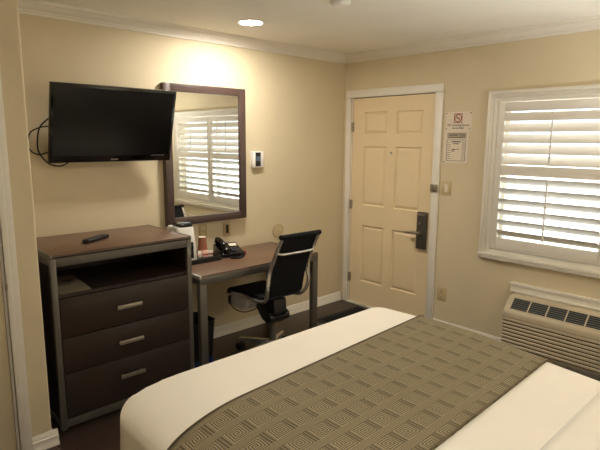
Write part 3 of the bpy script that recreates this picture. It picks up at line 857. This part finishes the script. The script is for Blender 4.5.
# notices
TXT = Matrix(((0, 0, -1, 0), (-1, 0, 0, 0), (0, 1, 0, 0), (0, 0, 0, 1)))     # text x -> -y, text y -> z, faces -x
def at_wall(y, z, x=-0.004):
    return Matrix.Translation((x, y, z)) @ TXT
ns = thing('no_smoking_sign', 'white no smoking sign, the upper of the two notices by the door', 'sign', (0, -1.25, 1.79))
MB().box(-0.0035, 0.0, -1.130, -1.366, 1.722, 1.868).build('panel', M_paper, ns)
b = MB()
yc, zc, hh = -1.245, 1.818, 0.037
for (ya, yb_, za, zb) in ((yc + hh, yc - hh, zc + hh - 0.005, zc + hh), (yc + hh, yc - hh, zc - hh, zc - hh + 0.005), (yc + hh, yc + hh - 0.005, zc - hh, zc + hh), (yc - hh, yc - hh + 0.005, zc - hh, zc + hh)):
    b.box(-0.0043, -0.0034, ya, yb_, za, zb)
b.ring_loft([[Vector((x_, yc + (0.026 + dr_) * math.cos(t_), zc + (0.026 + dr_) * math.sin(t_))) for x_, dr_ in ((-0.0044, 0), (-0.0044, 0.006), (-0.0034, 0.006), (-0.0034, 0))] for t_ in [2 * PI * q / 32 for q in range(32)]], closed=True)
b.box(-0.0045, -0.0034, -0.028, 0.028, -0.003, 0.003, M=Matrix.Translation((0, yc, zc)) @ Matrix.Rotation(math.radians(45), 4, 'X'))
b.build('prohibition_symbol', M_red, ns)
b = MB().box(-0.0041, -0.0034, yc + 0.018, yc - 0.01, zc - 0.003, zc + 0.003).box(-0.0041, -0.0034, yc - 0.012, yc - 0.017, zc - 0.003, zc + 0.003)
b.build('cigarette', M_ink, ns)
text_mesh('lettering', 'No Smoking Room', 0.025, at_wall(-1.248, 1.762), M_ink, ns)
b = MB()
for (y0, wd) in ((-1.195, 0.03), (-1.230, 0.022), (-1.257, 0.042)):
    b.box(-0.0041, -0.0034, y0, y0 - wd, 1.7345, 1.7415)
b.build('small_print', M_ink, ns)
for y_, z_ in ((-1.14, 1.857), (-1.356, 1.857), (-1.14, 1.733), (-1.352, 1.733)):
    MB().cyl((-0.003, y_, z_), (-0.007, y_, z_), 0.0045, seg=10).build('pushpin', M_ink, ns)
nb = thing('notice_sheet', 'white printed notice hanging directly below the no smoking sign', 'notice', (0, -1.235, 1.59))
MB().box(-0.0035, 0.0, -1.127, -1.348, 1.456, 1.720).build('sheet', M_paper, nb)
b = MB().box(-0.0040, -0.0034, -1.152, -1.328, 1.655, 1.702)
b.build('heading_block', mat_simple('grey_print', rgb(186, 172, 150), 0.8, 0, 0.15, 180.0), nb)
b = MB()
for (y0, y1, z) in ((-1.165, -1.315, 1.690), (-1.17, -1.25, 1.679), (-1.265, -1.318, 1.676), (-1.165, -1.315, 1.664)):
    b.box(-0.0044, -0.0036, y0, y1, z - 0.0025, z + 0.0025)
ya, yb_, za, zb = -1.152, -1.324, 1.472, 1.645
for (y0, y1, z0, z1) in ((ya, yb_, zb - 0.003, zb), (ya, yb_, za, za + 0.003), (ya, ya - 0.004, za, zb), (yb_, yb_ + 0.003, za, zb), (-1.295, -1.297, za, zb)):
    b.box(-0.0042, -0.0034, y0, y1, z0, z1)
for (y0, y1, z, hh_) in ((-1.195, -1.28, 1.628, 0.004), (-1.21, -1.265, 1.612, 0.003), (-1.20, -1.235, 1.565, 0.004), (-1.245, -1.265, 1.568, 0.003), (-1.20, -1.225, 1.552, 0.003)):
    b.box(-0.0042, -0.0034, y0, y1, z - hh_, z + hh_)
for kk in range(9):
    z = 1.62 - kk * 0.016
    b.box(-0.0042, -0.0034, -1.301, -1.318, z - 0.0015, z + 0.0015)
    b.box(-0.0042, -0.0034, -1.16, -1.185 - 0.004 * (kk % 3), z - 0.0015, z + 0.0015)
b.build('printing', M_ink, nb)
b = MB()
for y_, z_ in ((-1.135, 1.464),):
    b.cyl((-0.003, y_, z_), (-0.007, y_, z_), 0.0045, seg=10)
b.build('pushpin', M_ink, nb)

# ---------------------------------------------------------------- air conditioner
ac = thing('air_conditioner', 'beige through-wall air conditioner with ribbed front under the window', 'air conditioner', (0, -2.38, 0))
ay0, ay1 = -1.815, -2.945
prof = [(-0.001, 0.10), (-0.001, 0.482), (-0.085, 0.481), (-0.105, 0.472), (-0.184, 0.396), (-0.196, 0.378), (-0.198, 0.365), (-0.198, 0.338), (-0.185, 0.332), (-0.185, 0.10)]
m = MB().prism(prof, 'y', ay0, ay1, 0.014, 3, True)
m.build('cabinet', M_ac, ac)
r_ = MB()
nz_ = 8
for i in range(nz_):
    z1_ = 0.330 - i * 0.0275
    r_.prism([(-0.184, z1_), (-0.195, z1_ - 0.001), (-0.198, z1_ - 0.004), (-0.198, z1_ - 0.015), (-0.195, z1_ - 0.018), (-0.184, z1_ - 0.019)], 'y', ay0 - 0.004, ay1 + 0.004)
r_.build('ribbed_front', M_ac, ac)
m = MB()
for i in range(nz_):
    z1_ = 0.330 - i * 0.0275
    m.box(-0.188, -0.183, ay0 - 0.006, ay1 + 0.006, z1_ - 0.0275, z1_ - 0.019)
m.build('intake_slots', mat_simple('brown_slot', rgb(70, 58, 44), 0.7), ac)
# discharge grille on the sloped top
A = Vector((-0.1075, 0, 0.4695)); B = Vector((-0.180, 0, 0.400))
sd_ = (B - A); ln = sd_.length; sa = math.atan2(-(B.z - A.z), -(B.x - A.x))
G = Matrix.Translation(A) @ Matrix.Rotation(-sa, 4, 'Y')      # local -x runs down the slope
nb_ = 8; gy0, gy1 = ay0 - 0.045, ay1 + 0.05
MB(G).box(-ln, 0, gy0, gy1, -0.004, 0.0015).build('grille_recess', M_acslot, ac)
gs = MB(G)
for i in range(1, 6):
    gs.box(-ln * i / 6 - 0.0015, -ln * i / 6 + 0.0015, gy0, gy1, 0.0, 0.004)
gs.build('grille_slats', mat_simple('grey_green_slats', rgb(112, 112, 104), 0.5), ac)
gs = MB(G)
for i in range(nb_ + 1):
    y = gy0 + (gy1 - gy0) * i / nb_
    gs.box(-ln, 0, y - 0.004, y + 0.004, 0.0, 0.006)
gs.box(-0.003, 0.003, gy0, gy1, 0, 0.006).box(-ln - 0.003, -ln + 0.003, gy0, gy1, 0, 0.006)
gs.build('grille_bars', M_ac, ac)

# ---------------------------------------------------------------- bed
BX0, BX1, BY0, BY1, BZ = -3.085, -1.48, -1.595, -3.70, 0.65
bed = thing('bed', 'wide bed in the foreground with its foot towards the desk', 'bed', ((BX0 + BX1) / 2, (BY0 + BY1) / 2, 0))
def slab_r(mb, x0, x1, y0, y1, z0, z1, r_, e=0.03):
    return mb.ring_loft([rrect(x0 + e, x1 - e, y0 + e, y1 - e, max(r_ - e, 0.01), z0), rrect(x0, x1, y0, y1, r_, z0 + e), rrect(x0, x1, y0, y1, r_, z1 - e), rrect(x0 + e, x1 - e, y0 + e, y1 - e, max(r_ - e, 0.01), z1)])
slab_r(MB(), BX0 + 0.03, BX1 - 0.03, BY1, BY0 - 0.03, 0.10, 0.36, 0.05).build('box_spring', M_base, bed)
slab_r(MB(), BX0 + 0.05, BX1 - 0.03, BY1, BY0 - 0.03, 0.361, BZ - 0.05, 0.09, 0.09).build('mattress', M_base, bed)
for x in (BX0 + 0.12, BX1 - 0.12):
    for y in (BY0 - 0.15, BY1 + 0.15):
        MB().cyl((x, y, 0.0), (x, y, 0.11), 0.025, seg=16).build('leg', M_black, bed)
MB().box(BX0 - 0.02, BX1 + 0.02, BY1 - 0.07, BY1 - 0.01, 0.0, 1.15, 0.012).build('headboard', M_dark, bed)

# white cover: soft edges, rounded foot corners, hanging to just above the floor
def slant(x, y):
    w = min(1.0, max(0.0, (x - (BX1 - 0.6)) / 0.6))
    K_ = ((-1.5, 0.03), (-1.9, 0.065), (-2.25, 0.055), (-2.64, -0.02), (-2.9, -0.06), (-4.0, -0.06))
    d = K_[0][1]
    for (ya, da), (yb_, db) in zip(K_[:-1], K_[1:]):
        if yb_ <= y <= ya: d = da + (db - da) * (ya - y) / (ya - yb_)
    if y < -4: d = -0.06
    return x + w * d
LA, LB = 0.37, 0.125          # the cover falls away softly along its left side
def left_drop(x, x0):
    t = min(1.0, max(0.0, (x0 + LA - x) / LA))
    return LB * (1 - math.sqrt(max(0.0, 1 - t * t)))
def drape(x0, x1, y0, y1, zt, zh, rc, re, flare):
    """rings from the hem up over a rounded edge and across the top; (y1 foot, y0 head)"""
    lv = []
    for k in range(7):
        t = k / 6
        lv.append((-flare * (1 - t) ** 1.3, t, re))
    for k in range(1, 8):
        a = PI / 2 * k / 7
        lv.append((re * (1 - math.cos(a)), None, re - re * math.sin(a)))
    for k in range(1, 14):
        lv.append((re + 0.03 * k, None, 0.0))
    rings = []
    for ins, side, drop in lv:
        base = densify(rrect(x0 + ins, x1 - ins, y0 + ins, y1 - ins, max(rc - ins * 0.8, 0.02), 0.0, NS))
        for p in base:
            d = max(drop, left_drop(p.x, x0))
            p.x = slant(p.x, p.y)
            p.z = zt - d if side is None else zh + (zt - d - zh) * side
        rings.append(base)
    return rings
def densify(ring, step=0.06):
    out = []
    n = len(ring)
    for i in range(n):
        a, b_ = ring[i], ring[(i + 1) % n]
        k = DEN[i]
        for q in range(k):
            out.append(a.lerp(b_, q / k))
    return out
NS = 8
DEN = [1] * (4 * (NS + 1))
for i in (NS, 2 * NS + 1, 3 * NS + 2, 4 * NS + 3): DEN[i] = 24
rings = drape(BX0 - 0.012, BX1 + 0.012, BY1 + 0.02, BY0 + 0.012, BZ, 0.10, 0.085, 0.05, 0.035)
mb = MB()
# light folds in the hanging part
for ri, rg_ in enumerate(rings):
    amp = 0.010 * max(0, 1 - ri / 6.0)
    n = len(rg_)
    cxy = Vector(((BX0 + BX1) / 2, (BY0 + BY1) / 2, 0))
    for i, p in enumerate(rg_):
        d = Vector((p.x - cxy.x, p.y - cxy.y, 0)).normalized()
        wv = math.sin(i * 2 * PI * 17 / n) + 0.6 * math.sin(i * 2 * PI * 29 / n + 1.0)
        rg_[i] = p + d * amp * wv
mb.ring_loft(rings, cap0=False, cap1=True)
cov = mb.build('bed_cover', M_sheet, None, 60)
recentre(cov, ((BX0 + BX1) / 2, (BY0 + BY1) / 2, 0.10))
tag(cov, 'plain white cover spread over the bed and hanging down its sides', 'bed cover')

# runner: strip across the bed following the cover
def runner(ya, yb_, lift, name, mat, th=0.006, ska=0.0, skb=0.0, hem_l=0.28, hem_r=0.28, ny=24, fl=0.012):
    re = 0.05; x0, x1 = BX0 - 0.012 - lift, BX1 + 0.012 + lift; zt = BZ + lift
    path = []     # (x, z)
    for k in range(12):
        t = k / 12; z = hem_l + (zt - LB - hem_l) * t
        path.append((x0 - 0.030 * (1 - (z - 0.10) / (zt - LB - 0.10)) ** 1.3, z))
    for k in range(15):
        a = PI / 2 * k / 14
        path.append((x0 + LA * (1 - math.cos(a)), zt - LB + LB * math.sin(a)))
    for k in range(1, 40):
        path.append((x0 + LA + (x1 - x0 - LA - re) * k / 40, zt))
    for k in range(9):
        a = PI / 2 * (1 - k / 8)
        path.append((x1 - re * (1 - math.cos(a)), zt - re + re * math.sin(a)))
    for k in range(1, 13):
        t = 1 - k / 12; z = hem_r + (zt - re - hem_r) * t
        path.append((x1 + 0.030 * (1 - (z - 0.10) / (zt - re - 0.10)) ** 1.3, z))
    s = [0.0]
    for i in range(1, len(path)):
        s.append(s[-1] + math.hypot(path[i][0] - path[i - 1][0], path[i][1] - path[i - 1][1]))
    me = bpy.data.meshes.new(name)
    bm = bmesh.new(); uvl = bm.loops.layers.uv.new('cloth')
    V = []; uvd = {}
    for i, (x, z) in enumerate(path):
        t_ = (x - (BX0 + BX1) / 2) / (BX1 - BX0)
        row = []
        for j in range(ny + 1):
            y = (ya + ska * t_) * (1 - j / ny) + (yb_ + skb * t_) * j / ny
            vv = bm.verts.new((slant(x, y), y, z)); uvd[vv] = (s[i], (yb_ - ya) * j / ny * -1)
            row.append(vv)
        V.append(row)
    for i in range(len(path) - 1):
        for j in range(ny):
            f_ = bm.faces.new((V[i][j], V[i][j + 1], V[i + 1][j + 1], V[i + 1][j]))
            f_.smooth = True
            for lp in f_.loops: lp[uvl].uv = uvd[lp.vert]
    bmesh.ops.recalc_face_normals(bm, faces=bm.faces)
    tot = Vector((0, 0, 0))
    top = [f_ for f_ in bm.faces if abs(f_.normal.z) > 0.9]
    if top and top[0].normal.z < 0: bmesh.ops.reverse_faces(bm, faces=bm.faces)
    bm.to_mesh(me); bm.free()
    me.materials.append(mat)
    o = bpy.data.objects.new(name, me); C.objects.link(o)
    so = o.modifiers.new('thickness', 'SOLIDIFY'); so.thickness = th; so.offset = 1.0
    return o
RY0, RY1 = -1.945, -2.66
rn = runner(RY0, RY1, 0.002, 'bed_runner', M_runner, 0.007, 0.08, 0.04)
tag(rn, 'taupe bed runner woven with a key pattern lying across the bed', 'bed runner')
h1 = runner(RY0 + 0.001, RY0 - 0.005, 0.0093, 'hem', M_hem, 0.002, 0.08, 0.08, ny=2)
h2 = runner(RY1 + 0.005, RY1 - 0.001, 0.0093, 'hem', M_hem, 0.002, 0.04, 0.04, ny=2)
for h in (h1, h2): h.parent = rn
tsh = runner(-2.905, -3.45, 0.003, 'folded_sheet', M_sheet, 0.012, 0.0, 0.0, 0.30, 0.30, 12)
tag(tsh, 'white sheet folded back across the head half of the bed', 'sheet')

# ---------------------------------------------------------------- unseen nightstand and lamp, added to brighten the ceiling
nsx0, nsx1, nsy0, nsy1 = -1.32, -0.88, -3.80, -3.40
nt_ = thing('nightstand', 'unseen dark brown nightstand added beside the headboard to hold the added lamp', 'nightstand', ((nsx0 + nsx1) / 2, (nsy0 + nsy1) / 2, 0))
MB().box(nsx0 + 0.01, nsx1 - 0.01, nsy0, nsy1 - 0.012, 0.06, 0.56, 0.003).build('body', M_dark, nt_)
MB().box(nsx0, nsx1, nsy0, nsy1, 0.56, 0.59, 0.004).build('top', M_top, nt_)
for za in (0.08, 0.32):
    d = MB().box(nsx0 + 0.02, nsx1 - 0.02, nsy1 - 0.012, nsy1 - 0.001, za, za + 0.225, 0.002).build('drawer', M_dark, nt_)
    MB().box(-1.17, -1.03, nsy1 - 0.001, nsy1 + 0.014, za + 0.10, za + 0.12, 0.002).build('handle', M_brush, d)
for x in (nsx0 + 0.02, nsx1 - 0.05):
    for y in (nsy0 + 0.01, nsy1 - 0.05):
        MB().box(x, x + 0.03, y, y + 0.03, 0, 0.06).build('leg', M_grey, nt_)
M_shade, nt, bs = new_mat('lamp_shade_fabric')
out = nt.nodes['Material Output']
df = nt.nodes.new('ShaderNodeBsdfDiffuse'); df.inputs['Color'].default_value = rgb(232, 224, 206)
tl = nt.nodes.new('ShaderNodeBsdfTranslucent'); tl.inputs['Color'].default_value = rgb(222, 208, 180)
ms = nt.nodes.new('ShaderNodeMixShader'); ms.inputs['Fac'].default_value = 0.06
nt.links.new(df.outputs['BSDF'], ms.inputs[1]); nt.links.new(tl.outputs['BSDF'], ms.inputs[2])
nt.links.new(ms.outputs['Shader'], out.inputs['Surface'])
lx, ly = -1.10, -3.58
lp = thing('added_fill_lamp', 'unseen lamp with a pale drum shade, added on the nightstand to brighten the ceiling', 'lamp', (lx, ly, 0.591))
MB().lathe([(0.07, 0), (0.072, 0.012), (0.03, 0.022), (0.012, 0.04), (0.03, 0.10), (0.036, 0.16), (0.012, 0.24), (0.010, 0.36)], lx, ly, 0.591, 28).build('base', M_brush, lp)
MB().lathe([(0.15, 0.25), (0.125, 0.47), (0.123, 0.47), (0.148, 0.25)], lx, ly, 0.591, 40, False, False).build('lamp_shade', M_shade, lp)
MB().lathe([(0.004, 0.352), (0.02, 0.365), (0.036, 0.395), (0.036, 0.415), (0.02, 0.44), (0.004, 0.445)], lx, ly, 0.591, 24).build('bulb', mat_emit('added_fill_bulb', (0.97, 0.98, 0.97, 1), 1250.0), lp)

# ---------------------------------------------------------------- door mat
dm = thing('door_mat', 'black door mat on the floor in front of the entry door', 'door mat', (-0.36, -0.62, 0))
MB().box(-0.66, -0.06, -1.02, -0.28, 0.0005, 0.007, 0.003).build('rubber_border', M_rub, dm)
MB().box(-0.62, -0.10, -0.98, -0.32, 0.006, 0.011, 0.003).build('pile', M_mat, dm)

# ---------------------------------------------------------------- light
wd = bpy.data.worlds.new('daylight'); bpy.context.scene.world = wd
wd.use_nodes = True
bg = wd.node_tree.nodes['Background']
bg.inputs['Color'].default_value = (0.74, 0.88, 1.0, 1)
bg.inputs['Strength'].default_value = 2.2

sl_ = bpy.data.lights.new('sun', 'SUN'); sl_.energy = 13.0; sl_.angle = math.radians(0.6); sl_.color = (1.0, 0.97, 0.92)
so_ = bpy.data.objects.new('sun', sl_); C.objects.link(so_); so_.location = (-3, -2, 8)
so_.rotation_euler = Vector((0.42, 0.12, -0.90)).to_track_quat('-Z', 'Y').to_euler()

# ---------------------------------------------------------------- camera
cam = bpy.data.cameras.new('camera'); co = bpy.data.objects.new('camera', cam); C.objects.link(co)
yaw, pitch, roll, f_px = -0.7549, 0.1654, 0.0065, 514.55
cy_, sy_ = math.cos(yaw), math.sin(yaw); cp, sp_ = math.cos(pitch), math.sin(pitch)
fw_ = Vector((-sy_ * cp, cy_ * cp, -sp_)); rt_ = Vector((cy_, sy_, 0)); up_ = rt_.cross(fw_)
r2 = rt_ * math.cos(roll) + up_ * math.sin(roll); u2 = -rt_ * math.sin(roll) + up_ * math.cos(roll)
Mc = Matrix((r2, u2, -fw_)).transposed().to_4x4()
Mc.translation = Vector((-3.858, -3.475, 1.6415))
co.matrix_world = Mc
cam.sensor_fit = 'HORIZONTAL'; cam.sensor_width = 36.0
cam.lens = 36.0 * f_px / 600.0
cam.clip_start = 0.02
sc = bpy.context.scene
sc.camera = co
sc.view_settings.view_transform = 'Standard'
sc.view_settings.look = 'None'
sc.view_settings.gamma = 1.0
sc.view_settings.use_curve_mapping = False
sc.view_settings.exposure = 0.67
sc.cycles.use_denoising = True
sc.cycles.max_bounces = 12
sc.cycles.diffuse_bounces = 6
sc.cycles.sample_clamp_indirect = 6.0
